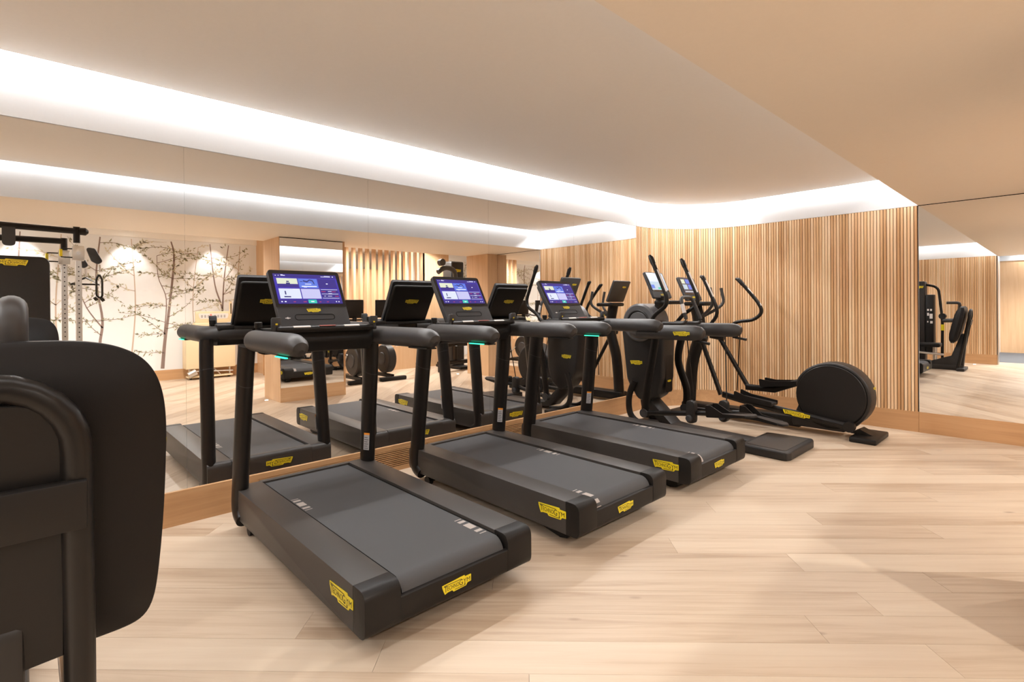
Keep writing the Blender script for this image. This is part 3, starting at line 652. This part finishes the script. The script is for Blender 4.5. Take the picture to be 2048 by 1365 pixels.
for s in (-1, 1):
    y = 5.0+s*.40
    A = [Vector((.55, 5.0+s*.15, 1.055)), Vector((.62, 5.0+s*.33, 1.055)), Vector((.72, y, 1.055)), Vector((1.33, y, 1.055)), Vector((1.385, y, 1.052)), Vector((1.415, y, 1.048)), Vector((1.425, y, 1.045))]
    a = mk(B().tube(A, [(.072, .055)]*4+[(.064, .05), (.04, .035), (.01, .01)], 20), 'arm_rest', 'soft_grip')
    mk(B().tube([(1.33, y, .985), (1.40, y+s*.0, .972), (1.47, y, .962)], [.012, .012, .014], 10), 'brake_lever', 'black_plastic', a)
    badge(e1, (1.22, y+s*.0565, 1.05), (-s, 0, 0), (0, 0, 1), .17, (-1.1, -5.0, 0), .26)
    # long swing lever down to the pedal bar, with its moving handle
    yl = 5.0+s*.27; ph = .0 if s < 0 else .16
    P = smooth_path([(.84, yl, 1.02), (.78, yl, .72), (.72+ph, yl, .40), (.70+ph, yl, .16)], 6)
    lv = mk(B().tube(P, [(.045, .022)]*len(P), 12, ref=(1, 0, 0)), 'swing_lever', 'black_tube')
    hz = smooth_path([(.74, yl, 1.10), (.84, yl+s*.02, 1.22), (.965, yl+s*.04, 1.31), (.985, yl+s*.045, 1.40), (.94, yl+s*.045, 1.52), (.84, yl+s*.045, 1.74), (.815, yl+s*.045, 1.80)], 6)
    hb = mk(B().tube(hz, .021, 12, ref=(1, 0, 0)), 'moving_handle', 'black_tube')
    mk(B().tube([hz[-16]+Vector((.014, 0, .004)), hz[-9]+Vector((.014, 0, .004))], [(.012, .014)]*2, 10, ref=(1, 0, 0)), 'pulse_sensor', 'pale_strip', hb)
    mk(B().tube([hz[-7], hz[-1], hz[-1]+Vector((-.02, 0, .03))], [.025, .026, .014], 12, ref=(1, 0, 0)), 'handle_tip', 'black_plastic', hb)
    x1, z1 = (1.23, .30) if s < 0 else (1.30, .24)
    br = mk(B().tube([(.70+ph, yl, .20), (x1, yl, z1-.03)], .026, 12), 'pedal_bar', 'black_tube')
    mk(B().cyl((.70+ph, yl-.03, .20), (.70+ph, yl+.04, .20), .045, 18), 'pivot', 'panel_grey', br)
    blk = mk(B().prism(rpoly([(x1-.045, z1-.12), (x1+.045, z1-.12), (x1+.045, z1+.10), (x1-.045, z1+.10)], .042, 5), 'y', yl-.05, yl+.02, .01, 2), 'pivot_block', 'charcoal_plastic')
    mk(B().cyl((x1-.005, yl-.075, z1-.07), (x1-.005, yl-.04, z1-.07), .033, 18, bev=.008), 'pivot_cap', 'panel_grey', blk)
    mk(B().tube([(x1+.03, yl, z1-.02), (x1+.20, yl, z1+.0)], .024, 12), 'pedal_bar', 'black_tube')
    # foot cup
    Mx = Matrix.Translation((x1+.18, yl, z1-.03)) @ Matrix.Rotation(-.12 if s < 0 else .10, 4, 'Y')
    sole = B().prism(rpoly([(0, -.075), (.40, -.065), (.44, 0), (.40, .065), (0, .075)], .03, 3), 'z', 0, .022, .004, 1, M=Mx)
    pd = mk(sole, 'pedal', 'charcoal_plastic')
    for q in (-1, 1):
        w_ = B().prism(rpoly([(0, 0), (.36, 0), (.36, .022), (.16, .035), (.05, .11), (0, .11)], .008, 2), 'y', q*.072-.006, q*.072+.006, M=Mx); mk(w_, 'pedal_wall', 'black_plastic', pd)
    mk(B().box((-.006, -.075, 0), (.008, .075, .11), .004, 1, M=Mx), 'pedal_toe', 'black_plastic', pd)
    mk(B().tube([(1.25, y, .99), (x1+.02, yl, z1+.09)], .006, 8), 'cable', 'black_plastic')
badge(e1, (.50, 4.8795, .70), (1, 0, 0), (0, 0, 1), .15, (-1.1, -5.0, 0), .32)
badge(e1, (.50, 5.1205, .70), (-1, 0, 0), (0, 0, 1), .15, (-1.1, -5.0, 0), .32)
badge(e1, (.8265, 5.0, .52), (0, 1, 0), (0, 0, 1), .07, (-1.1, -5.0, 0))
e1_off = Vector((-1.1, -5.0, 0))
mk(B().tube([(.66, 5.06, 1.22), (.69, 5.07, 1.42)], [(.05, .06), (.04, .06)], 12, ref=(1, 0, 0)), 'console_neck', 'black_plastic')
mk(B().box((.66, 4.98, 1.33), (.86, 5.26, 1.37), .012, 2), 'bottle_tray', 'black_plastic')
console_small(e1, 'console', .72-1.1, .08, 1.40, .36, .31, .42, True)
ch = round_path([(.78, 4.96, 1.13), (1.06, 4.96, 1.13), (.98, 4.96, 1.40), (.98, 5.20, 1.40), (1.10, 5.20, 1.13), (.78, 5.20, 1.13)], .07, 6)
fh = mk(B().tube(ch, .018, 12), 'fixed_handle', 'soft_grip')
mk(B().tube([(1.005, 4.955, 1.33), (1.03, 4.955, 1.24)], .0195, 12, ref=(1, 0, 0)), 'pulse_sensor', 'pale_strip', fh)

# rear-drive trainer with the big round housing
e2 = thing('cross_trainer', 'black rear-drive cross trainer with a large round flywheel housing, against the slatted wall', 'cross trainer', (1.5, 6.0, 0), 0, 'cross trainers by the slatted wall')
B2 = lambda: MB((-1.5, -6.0, 0))
def m2(mb, name, mat, parent=e2): return mb.build(name, mat, parent)
cx, cz, rr = 2.09, .395, .31
hsg = m2(B2().prism(rpoly([(1.72, .10), (1.80, .30)] + [(cx+.345*math.cos(a), cz+.335*math.sin(a)) for a in [math.radians(d) for d in range(160, -60, -10)]] + [(2.28, .10), (2.20, .05), (1.74, .05)], .01, 1), 'y', 5.90, 6.12, .03, 3), 'flywheel_housing', 'charcoal_plastic')
m2(B2().cyl((cx, 5.878, cz), (cx, 5.91, cz), rr, 48, bev=.006), 'housing_disc', 'black_plastic', hsg)
m2(B2().tube([(cx+.312*math.cos(a*PI/24), 5.893, cz+.312*math.sin(a*PI/24)) for a in range(48)], .006, 6, ref=(0, 1, 0), closed=True), 'disc_seam', 'black_gap', hsg)
badge(e2, (2.437, 6.01, .50), (0, 1, 0), (-.25, 0, 1), .075, (-1.5, -6.0, 0))
m2(B2().box((2.28, 5.76, 0), (2.50, 6.26, .05), .012, 2), 'rear_foot', 'black_plastic')
m2(B2().prism([(2.25, .05), (2.33, .10), (2.44, .05)], 'y', 5.93, 6.09), 'foot_neck', 'black_plastic')
m2(B2().box((.45, 5.92, .03), (1.80, 6.10, .14), .02, 2), 'base_beam', 'black_plastic')
m2(B2().box((.38, 5.74, 0), (.56, 6.28, .05), .012, 2), 'front_foot', 'black_plastic')
m2(B2().tube(smooth_path([(.52, 6.0, .10), (.56, 6.0, .60), (.66, 6.0, 1.0), (.60, 6.0, 1.35)], 5), [(.075, .055)]*16, 14, ref=(1, 0, 0)), 'column', 'black_tube')
m2(B2().box((.52, 5.86, 1.31), (.80, 6.14, 1.36), .02, 2), 'bottle_tray', 'black_plastic')
console_small(e2, 'console', .60-1.5, 0, 1.38, .38, .31, .42, False)
m2(B2().tube(round_path([(.66, 6.0, 1.16), (.82, 5.92, 1.26), (.90, 5.86, 1.34), (.86, 5.86, 1.52)], .06), .018, 12), 'fixed_handle', 'soft_grip')
m2(B2().tube(round_path([(.66, 6.0, 1.16), (.82, 6.08, 1.26), (.90, 6.14, 1.34), (.86, 6.14, 1.52)], .06), .018, 12), 'fixed_handle', 'soft_grip')
for s in (-1, 1):
    yl = 6.0+s*.22
    hz = smooth_path([(.80, yl, .92), (.98, yl+s*.02, 1.10), (1.18, yl+s*.03, 1.14), (1.28, yl+s*.035, 1.22), (1.26, yl+s*.035, 1.32), (1.14, yl+s*.035, 1.48), (1.02, yl+s*.035, 1.62)] if s > 0 else [(.78, yl, .92), (.90, yl-.02, 1.08), (.985, yl-.03, 1.19), (.99, yl-.035, 1.29), (.93, yl-.035, 1.43), (.86, yl-.035, 1.58), (.83, yl-.035, 1.64)], 6)
    hb = m2(B2().tube(hz, .0205, 12, ref=(1, 0, 0)), 'moving_handle', 'black_tube')
    m2(B2().tube([hz[-14]+Vector((.013, 0, .006)), hz[-6]+Vector((.013, 0, .006))], [(.011, .013)]*2, 10, ref=(1, 0, 0)), 'pulse_sensor', 'pale_strip', hb)
    m2(B2().tube([hz[-4], hz[-1], hz[-1]+Vector((-.03, 0, .012))], [.024, .025, .014], 12, ref=(1, 0, 0)), 'handle_tip', 'black_plastic', hb)
    m2(B2().cyl((.70, yl-.03, .95), (.86, yl+.03*0, .92), .04, 16), 'handle_pivot', 'black_plastic')
    if s < 0: pts = [(.79, yl, .92), (1.02, yl, .30)]; ra = [(1.02, .30), (1.30, .25), (2.27, .13)]
    else: pts = [(.80, yl, .92), (1.14, yl, .36)]; ra = [(1.14, .36), (1.45, .36), (2.06, .62)]
    m2(B2().tube(pts, .026, 12, ref=(1, 0, 0)), 'swing_lever', 'black_tube')
    yr = 6.0+s*.17
    rail = m2(B2().tube([(a, yr, b) for a, b in ra], [(.036, .022)]*3, 4 if 0 else 12), 'pedal_rail', 'black_tube')
    Mx = Matrix.Translation((ra[1][0]-.12, yr, ra[1][1]+.03)) @ Matrix.Rotation(.10 if s < 0 else -.12, 4, 'Y')
    pd = m2(B2().prism(rpoly([(0, -.085), (.40, -.085), (.40, .085), (0, .085)], .03, 3), 'z', 0, .03, .006, 2, M=Mx), 'pedal', 'charcoal_plastic')
    for q in (-1, 1): m2(B2().prism(rpoly([(0, .0), (.40, .0), (.40, .05), (.12, .06), (0, .09)], .01, 2), 'y', q*.085-.006, q*.085+.006, M=Mx), 'pedal_wall', 'black_plastic', pd)
    if s < 0: badge(e2, (1.80, yr-.0225, .19), (1, 0, -.12), (.12, 0, 1), .26, (-1.5, -6.0, 0), .20)
    m2(B2().cyl((ra[2][0], yr-.03, ra[2][1]), (ra[2][0], yr+.03, ra[2][1]), .05, 18), 'crank_end', 'black_plastic', rail)
m2(B2().tube([(1.05, 6.22, .98), (1.02, 6.2, .30)], .006, 8), 'cable', 'black_plastic')

# ------------------------------------------------------------------ weight machine in the foreground (padded backrest seen from behind)
wmch = thing('weight_machine', 'black weight machine with a padded backrest, top handle and weight tower', 'weight machine', (2.1, -.05, 0))
BW = lambda: MB((-2.1, .05, 0))
def m3(mb, name, mat, parent=wmch): return mb.build(name, mat, parent)
YC = -.05
# backrest cushion: a curved shell, wide and rounded, leaning back a little
def cushion():
    bm = bmesh.new(); bmesh.ops.create_cube(bm, size=1)
    bmesh.ops.subdivide_edges(bm, edges=bm.edges[:], cuts=11, use_grid_fill=True)
    for v in bm.verts:
        x, y, z = v.co*2
        hw = .298*(1-.06*max(0, -z)**2) if z < 0 else .298
        # superellipse outline so the top corners are broad and the lower ones tight
        p = 16 if z < 0 else 4.6
        k = (abs(y)**p+abs(z)**p)**(1/p) if max(abs(y), abs(z)) > 0 else 0; m = max(abs(y), abs(z)); f = m/k if k > 0 else 1
        yy, zz = y*f, z*f
        r = (abs(yy)**p+abs(zz)**p)**(1/p)
        th = .085*(1-.72*r**5) + .0
        wrap = .05*abs(yy)**3
        X = x*th + wrap
        Z = .912 + zz*.345 - (.045*(1-abs(yy)) if z < -.6 else 0)
        v.co = Vector((2.215 + X + (Z-.9)*.22, YC - .006 + yy*hw, Z))
    mb = BW(); mb.bm_add(bm); return mb
cu = m3(cushion(), 'backrest_cushion', 'pad_vinyl')
md = cu.modifiers.new('s', 'SUBSURF'); md.levels = 1; md.render_levels = 2
for k in range(3):
    z = .78+k*.13
    m3(BW().tube([(2.128+(z-.9)*.22+.004*abs(q), YC+q*.27/6, z) for q in range(-6, 7)], .0022, 6), 'stitch_line', 'black_gap', cu)
# inverted U tube and its panel
hoop = [(2.22, YC+.14, .0)] + [(2.275, YC+.137, .30), (2.345, YC+.132, .70), (2.39, YC+.127, .98)] + [(2.40+.012*math.sin(a), YC+.127*math.cos(a), 1.045+.135*math.sin(a)) for a in [k*PI/12 for k in range(0, 13)]] + [(2.39, YC-.127, .98), (2.345, YC-.132, .70), (2.275, YC-.137, .30), (2.22, YC-.14, 0)]
m3(BW().tube(hoop, .0265, 20, ref=(1, 0, 0)), 'frame_hoop', 'black_tube')
pp = rpoly([(YC-.108, .60), (YC+.108, .615), (YC+.108, 1.15), (YC-.108, 1.15)], [.003, .003, .09, .09], 8)
m3(BW().prism([(a-YC, b-.98) for a, b in pp], 'z', -.006, .006, .002, 1, M=frame((2.392, YC, .98), (0, 1, 0), (.165, 0, 1))), 'back_panel', 'black_plastic')
m3(BW().box((-.142, -.05, .012), (.142, .05, .036), .004, 2, M=frame((2.385, YC, .945), (0, 1, 0), (.165, 0, 1))), 'cross_plate', 'black_plastic')
m3(BW().tube(round_path([(2.245, YC+.035, 1.19), (2.255, YC+.035, 1.325), (2.05, YC+.035, 1.325)], .055, 8), .0265, 18, ref=(0, 1, 0)), 'top_handle', 'soft_grip')
m3(BW().prism(rpoly([(2.02, .0), (2.30, .0), (2.36, .72), (2.27, .72), (2.12, .28), (1.80, .16), (1.80, .05)], .03, 4), 'y', YC-.05, YC+.05, .012, 2), 'backrest_post', 'charcoal_plastic')
m3(BW().box((1.0, YC-.06, .0), (2.3, YC+.06, .10), .015, 2), 'base_beam', 'charcoal_plastic')
m3(BW().box((2.22, YC-.28, .0), (2.34, YC+.28, .06), .015, 2), 'rear_foot', 'charcoal_plastic')
m3(BW().prism(rpoly([(1.58, YC-.16), (1.96, YC-.16), (1.96, YC+.16), (1.58, YC+.16)], .06, 5), 'z', .44, .52, .025, 3), 'seat', 'pad_vinyl')
m3(BW().cyl((1.86, YC, .08), (1.86, YC, .47), .035), 'seat_post', 'steel')
m3(BW().tube([(1.5, YC+.14, .34), (2.02, YC+.14, .30)], .022, 12), 'guide_rail', 'steel')
# weight tower beside the seat, behind the frame
tw = m3(BW().box((1.05, -.62, .0), (1.66, -.36, 1.78), .03, 3), 'weight_tower', 'charcoal_plastic')
m3(BW().box((1.66, -.60, .30), (1.80, -.38, 1.50), .02, 2), 'tower_side', 'black_plastic')
pl = MB((-2.1, .05, 0))
for k, (x0, x1, z0, z1) in enumerate([(1.69, 1.72, 1.16, 1.20), (1.74, 1.77, 1.16, 1.20), (1.69, 1.72, 1.06, 1.12), (1.73, 1.78, 1.0, 1.10), (1.69, 1.71, .92, .95), (1.74, 1.78, .90, .95)]): pl.box((x0, -.3795, z0), (x1, -.378, z1))
pl.build('instruction_print', 'pale_strip', wmch)
badge(wmch, (1.55, -.3595, 1.66), (-1, 0, 0), (0, 0, 1), .17, (-2.1, .05, 0))
m3(BW().tube(round_path([(1.60, -.49, 1.72), (1.86, -.49, 1.66), (1.93, -.45, .95), (1.93, -.40, .10)], .12, 8), .024, 12, ref=(0, 1, 0)), 'lever_arm', 'black_tube')
m3(BW().cyl((1.95, -.44, .96), (2.15, -.33, .97), .04), 'grip_roller', 'soft_grip')
m3(BW().cyl((1.93, -.52, 1.05), (1.93, -.40, 1.05), .06), 'cam_disc', 'black_plastic')
m3(BW().cyl((1.935, -.425, .76), (1.935, -.42, .88), .028), 'yellow_lever', 'badge_yellow')
m3(BW().box((1.66, -.55, .0), (1.98, -.35, .08), .015, 2), 'tower_foot', 'charcoal_plastic')

# ------------------------------------------------------------------ machines in the back of the room (seen in the mirrors)
cbl = thing('cable_station', 'cable pulley station with two perforated aluminium posts and black weight shroud', 'cable machine', (5.3, .2, 0))
BC = lambda: MB((-5.3, -.2, 0))
def m4(mb, name, mat, parent=cbl): return mb.build(name, mat, parent)
sh = m4(BC().prism(rpoly([(-.45, .10), (.27, .10), (.27, 1.98), (-.45, 1.98)], [.02, .02, .10, .10], 7), 'x', 5.0, 5.22, .03, 3), 'weight_shroud', 'charcoal_plastic')
badge(cbl, (4.9985, -.06, 1.90), (0, -1, 0), (0, 0, 1), .26, (-5.3, -.2, 0))
for y, x, zt in ((.42, 5.30, 1.93), (.545, 5.0, 1.97)):
    p = m4(BC().box((x-.032, y-.032, .05), (x+.032, y+.032, zt), .006, 1), 'pulley_post', 'aluminium')
    hl = BC()
    for k in range(28): hl.cyl((x-.0335, y, .25+k*.06), (x-.030, y, .25+k*.06), .008, 8)
    m4(hl, 'post_holes', 'ink', p)
    car = m4(BC().box((x-.055, y-.06, zt-.02), (x+.055, y+.06, zt+.17), .01, 2), 'pulley_carriage', 'aluminium')
    m4(BC().cyl((x-.062, y, zt+.075), (x-.05, y, zt+.075), .022, 16), 'carriage_bolt', 'steel', car)
    m4(BC().tube(round_path([(x, y-.06, zt+.13), (x, y-.17, zt+.13), (x, y-.17, zt+.02), (x, y-.06, zt+.02)], .02), .008, 8, ref=(1, 0, 0)), 'carriage_handle', 'black_plastic', car)
    m4(BC().box((x-.014, y-.185, zt+.03), (x+.014, y-.155, zt+.12), .004, 1), 'yellow_grip', 'badge_yellow', car)
    m4(BC().prism(rpoly([(y+.07, zt+.16), (y+.17, zt+.15), (y+.25, zt-.02), (y+.20, zt-.06), (y+.13, zt-.02)], .04, 4), 'x', x-.02, x+.02, .004, 1), 'swivel_pulley', 'panel_grey')
    m4(BC().cyl((x-.002, y+.215, zt-.06), (x, y+.22, zt-.16), .012, 10), 'cable_hook', 'steel')
hd = m4(BC().tube(round_path([(5.0, .75, 1.78), (5.0, .725, 1.72), (5.0, .725, 1.50), (5.0, .765, 1.47), (5.0, .785, 1.50), (5.0, .785, 1.72), (5.0, .755, 1.78)], .03), .012, 8, ref=(1, 0, 0)), 'rope_handle', 'ink')
m4(BC().cyl((4.99, .70, 1.45), (4.99, .73, 1.47), .026, 12), 'rope_knob', 'ink', hd); m4(BC().cyl((4.99, .77, 1.44), (4.99, .80, 1.46), .026, 12), 'rope_knob', 'ink', hd)
m4(BC().tube([(5.3, .62, 1.74), (5.3, .48, 1.66), (5.3, .78, 1.66), (5.3, .64, 1.75)], .013, 8, ref=(1, 0, 0), closed=True), 'triangle_handle', 'ink')
m4(BC().tube([(5.0, -.9, 2.36), (5.0, .52, 2.33)], .038, 14), 'top_beam', 'black_tube'); m4(BC().tube([(5.3, -.9, 2.22), (5.3, .42, 2.22)], .038, 14), 'top_beam', 'black_tube')
m4(BC().cyl((5.0, .53, 2.18), (5.0, .53, 2.40), .035), 'beam_post', 'black_tube'); m4(BC().cyl((5.3, .42, 1.9), (5.3, .42, 2.26), .035), 'beam_post', 'black_tube')
m4(BC().tube([(5.0, .55, 2.33), (5.0, .62, 2.33), (5.0, .65, 2.33)], [.045, .05, .02], 12), 'beam_cap', 'black_plastic')
m4(BC().prism(rpoly([(-.16, 2.10), (-.04, 2.10), (-.04, 2.36), (-.16, 2.36)], .05, 5), 'x', 4.97, 5.03), 'beam_bracket', 'panel_grey')
m4(BC().box((4.9, -.9, 0), (5.4, .62, .05), .015, 2), 'base_frame', 'black_plastic')
m4(BC().cyl((5.15, -.86, .05), (5.15, -.86, 2.32), .04), 'rear_post', 'black_tube')

def make_bike():
    t = thing('exercise_bike', 'black exercise bike with a screen console in front of the slat screen', 'exercise bike', (5.2, 4.3, 0), 0, 'exercise bikes')
    b = lambda: MB((-5.2, -4.3, 0)); m = lambda mb, n, mat, p=t: mb.build(n, mat, p)
    m(b().box((4.60, 4.04, 0), (4.70, 4.56, .07), .02, 2), 'front_foot', 'black_plastic'); m(b().box((5.62, 4.06, 0), (5.70, 4.54, .07), .02, 2), 'rear_foot', 'black_plastic')
    m(b().box((4.65, 4.27, .04), (5.66, 4.33, .11), .015, 2), 'base_beam', 'black_tube')
    fw = m(b().cyl((4.90, 4.22, .38), (4.90, 4.38, .38), .26, 32, bev=.02), 'flywheel_cover', 'charcoal_plastic'); m(b().cyl((4.90, 4.205, .38), (4.90, 4.395, .38), .12, 24, bev=.01), 'hub', 'panel_grey', fw)
    m(b().tube([(4.95, 4.3, .10), (4.92, 4.3, 1.15)], [(.05, .035)]*2, 12, ref=(1, 0, 0)), 'front_post', 'black_tube')
    m(b().tube([(5.36, 4.3, .08), (5.46, 4.3, .90)], [(.045, .03)]*2, 12, ref=(1, 0, 0)), 'seat_post', 'aluminium')
    m(b().prism(rpoly([(5.32, 4.27), (5.50, 4.21), (5.62, 4.21), (5.62, 4.39), (5.50, 4.39), (5.32, 4.33)], .03, 4), 'z', .90, .97, .02, 2), 'saddle', 'pad_vinyl')
    m(b().tube(round_path([(5.16, 4.06, 1.14), (4.94, 4.06, 1.10), (4.94, 4.54, 1.10), (5.16, 4.54, 1.14)], .08), .018, 10), 'handlebar', 'soft_grip')
    c = m(b().box((4.93, 4.12, 1.13), (4.965, 4.48, 1.46), .012, 2, M=None), 'console', 'black_plastic')
    m(b().box((4.966, 4.15, 1.17), (4.968, 4.45, 1.43)), 'screen', 'gloss_black', c)
    for s in (-1, 1):
        cr = m(b().tube([(5.10, 4.3+s*.10, .38), (5.10+s*.12, 4.3+s*.12, .38-s*.11)], .016, 8), 'crank', 'steel'); m(b().box((5.06+s*.12, 4.3+s*.19-.045, .36-s*.11), (5.18+s*.12, 4.3+s*.19+.045, .385-s*.11), .006, 1), 'pedal', 'black_plastic', cr)
    return t
bk = make_bike(); bk2 = copy_tree(bk); bk2.location.y = 4.9
bk['label'] = 'black exercise bike with a screen console, nearer the mirrored column'; bk2['label'] = 'black exercise bike with a screen console, nearer the oak wall panel'

pm = thing('pulley_machine', 'black pulldown machine with a curved arm and yellow badge beside the oak panel', 'weight machine', (5.3, 6.6, 0))
bp = lambda: MB((-5.3, -6.6, 0)); m5 = lambda mb, n, mat, p=pm: mb.build(n, mat, p)
m5(bp().box((5.30, 6.70, 0), (5.62, 7.05, 2.30), .04, 3), 'weight_tower', 'charcoal_plastic'); badge(pm, (5.2985, 6.86, 2.10), (0, -1, 0), (0, 0, 1), .2, (-5.3, -6.6, 0))
m5(bp().tube(smooth_path([(5.3, 6.80, 1.75), (5.05, 6.60, 2.05), (4.98, 6.32, 2.12), (4.96, 6.12, 2.02)], 6), .05, 12), 'curved_arm', 'soft_grip'); m5(bp().cyl((4.90, 6.20, 2.22), (5.0, 6.20, 2.22), .07), 'pulley', 'panel_grey')
m5(bp().box((4.9, 6.10, .14), (5.0, 7.0, .22), .015, 2), 'base_beam', 'black_tube'); m5(bp().box((4.95, 6.12, .50), (5.05, 6.9, .57), .015, 2), 'cross_beam', 'black_tube'); m5(bp().box((5.0, 6.7, 0), (5.9, 7.0, .06), .015, 2), 'foot', 'black_plastic')
m5(bp().box((4.9, 6.12, 0), (5.0, 6.20, .16), .01, 1), 'front_foot', 'black_plastic'); m5(bp().box((4.92, 6.5, .22), (4.99, 6.57, .52), .01, 1), 'stay', 'black_tube'); m5(bp().box((4.99, 6.72, .52), (5.3, 6.80, 1.9), .015, 2), 'inner_post', 'black_tube')

cab = thing('treatment_cabinet', 'cream cabinet with control panel on a metal frame by the papered wall', 'cabinet', (7.5, 2.62, 0))
bc = lambda: MB((-7.5, -2.62, 0)); m6 = lambda mb, n, mat, p=cab: mb.build(n, mat, p)
m6(bc().box((7.38, 2.20, .20), (7.66, 3.04, .98), .015, 2), 'body', 'cream'); m6(bc().box((7.40, 2.36, .98), (7.62, 3.0, 1.06), .02, 2), 'top', 'cream')
hb_ = m6(bc().box((7.46, 2.38, 1.06), (7.52, 2.99, 1.27), .015, 2), 'head_panel', 'cream'); m6(bc().prism(rpoly([(2.45, 1.13), (2.92, 1.13), (2.95, 1.23), (2.42, 1.23)], .03, 4), 'x', 7.452, 7.46), 'control_panel', 'white_plastic', hb_)
m6(bc().box((7.448, 2.62, 1.18), (7.453, 2.65, 1.22)), 'red_button', 'pink', hb_)
for k in range(8): 
    if k != 3: m6(bc().box((7.449, 2.47+k*.055, 1.15), (7.4525, 2.50+k*.055, 1.20)), 'key', 'sticker_grey', hb_)
m6(bc().box((7.44, 2.96, 1.0), (7.50, 3.0, 1.46), .01, 1), 'side_bracket', 'cream'); m6(bc().box((7.436, 2.972, 1.22), (7.441, 2.988, 1.42)), 'bracket_slot', 'ink')
m6(bc().tube([(7.42, 2.25, .16), (7.42, 3.0, .12)], .012, 8), 'frame_bar', 'aluminium'); m6(bc().tube([(7.42, 2.5, .04), (7.42, 2.66, .20), (7.42, 2.8, .05)], .010, 8), 'frame_brace', 'steel'); m6(bc().box((7.40, 2.24, .03), (7.62, 3.0, .06), .008, 1), 'base', 'cream')
m6(bc().cyl((7.36, 2.24, .09), (7.36, 2.36, .15), .06, 16), 'roller', 'steel')
for y in (2.3, 2.95): m6(bc().cyl((7.5, y-.02, .03), (7.5, y+.02, .03), .03, 14), 'castor', 'panel_grey')
for y in (2.28, 2.96): m6(bc().box((7.48, y-.012, .03), (7.52, y+.012, .22)), 'leg', 'aluminium')
bn = thing('bench', 'low oak bench beside the oak pier', 'bench', (6.9, 3.62, 0))
MB((-6.9, -3.62, 0)).box((6.6, 3.45, .40), (7.18, 3.80, .43), .004, 1).build('seat', 'oak_board', bn)
for x in (6.63, 7.12): MB((-6.9, -3.62, 0)).box((x, 3.47, 0), (x+.03, 3.78, .40)).build('leg', 'oak_board', bn)
tw_ = MB().box((-.15, -.10, 0), (.15, .10, .09), .03, 3).build('folded_towel', 'white_plastic'); tw_.location = (6.9, 3.62, .43); tag(tw_, 'white folded towel lying on the low oak bench', 'towel')
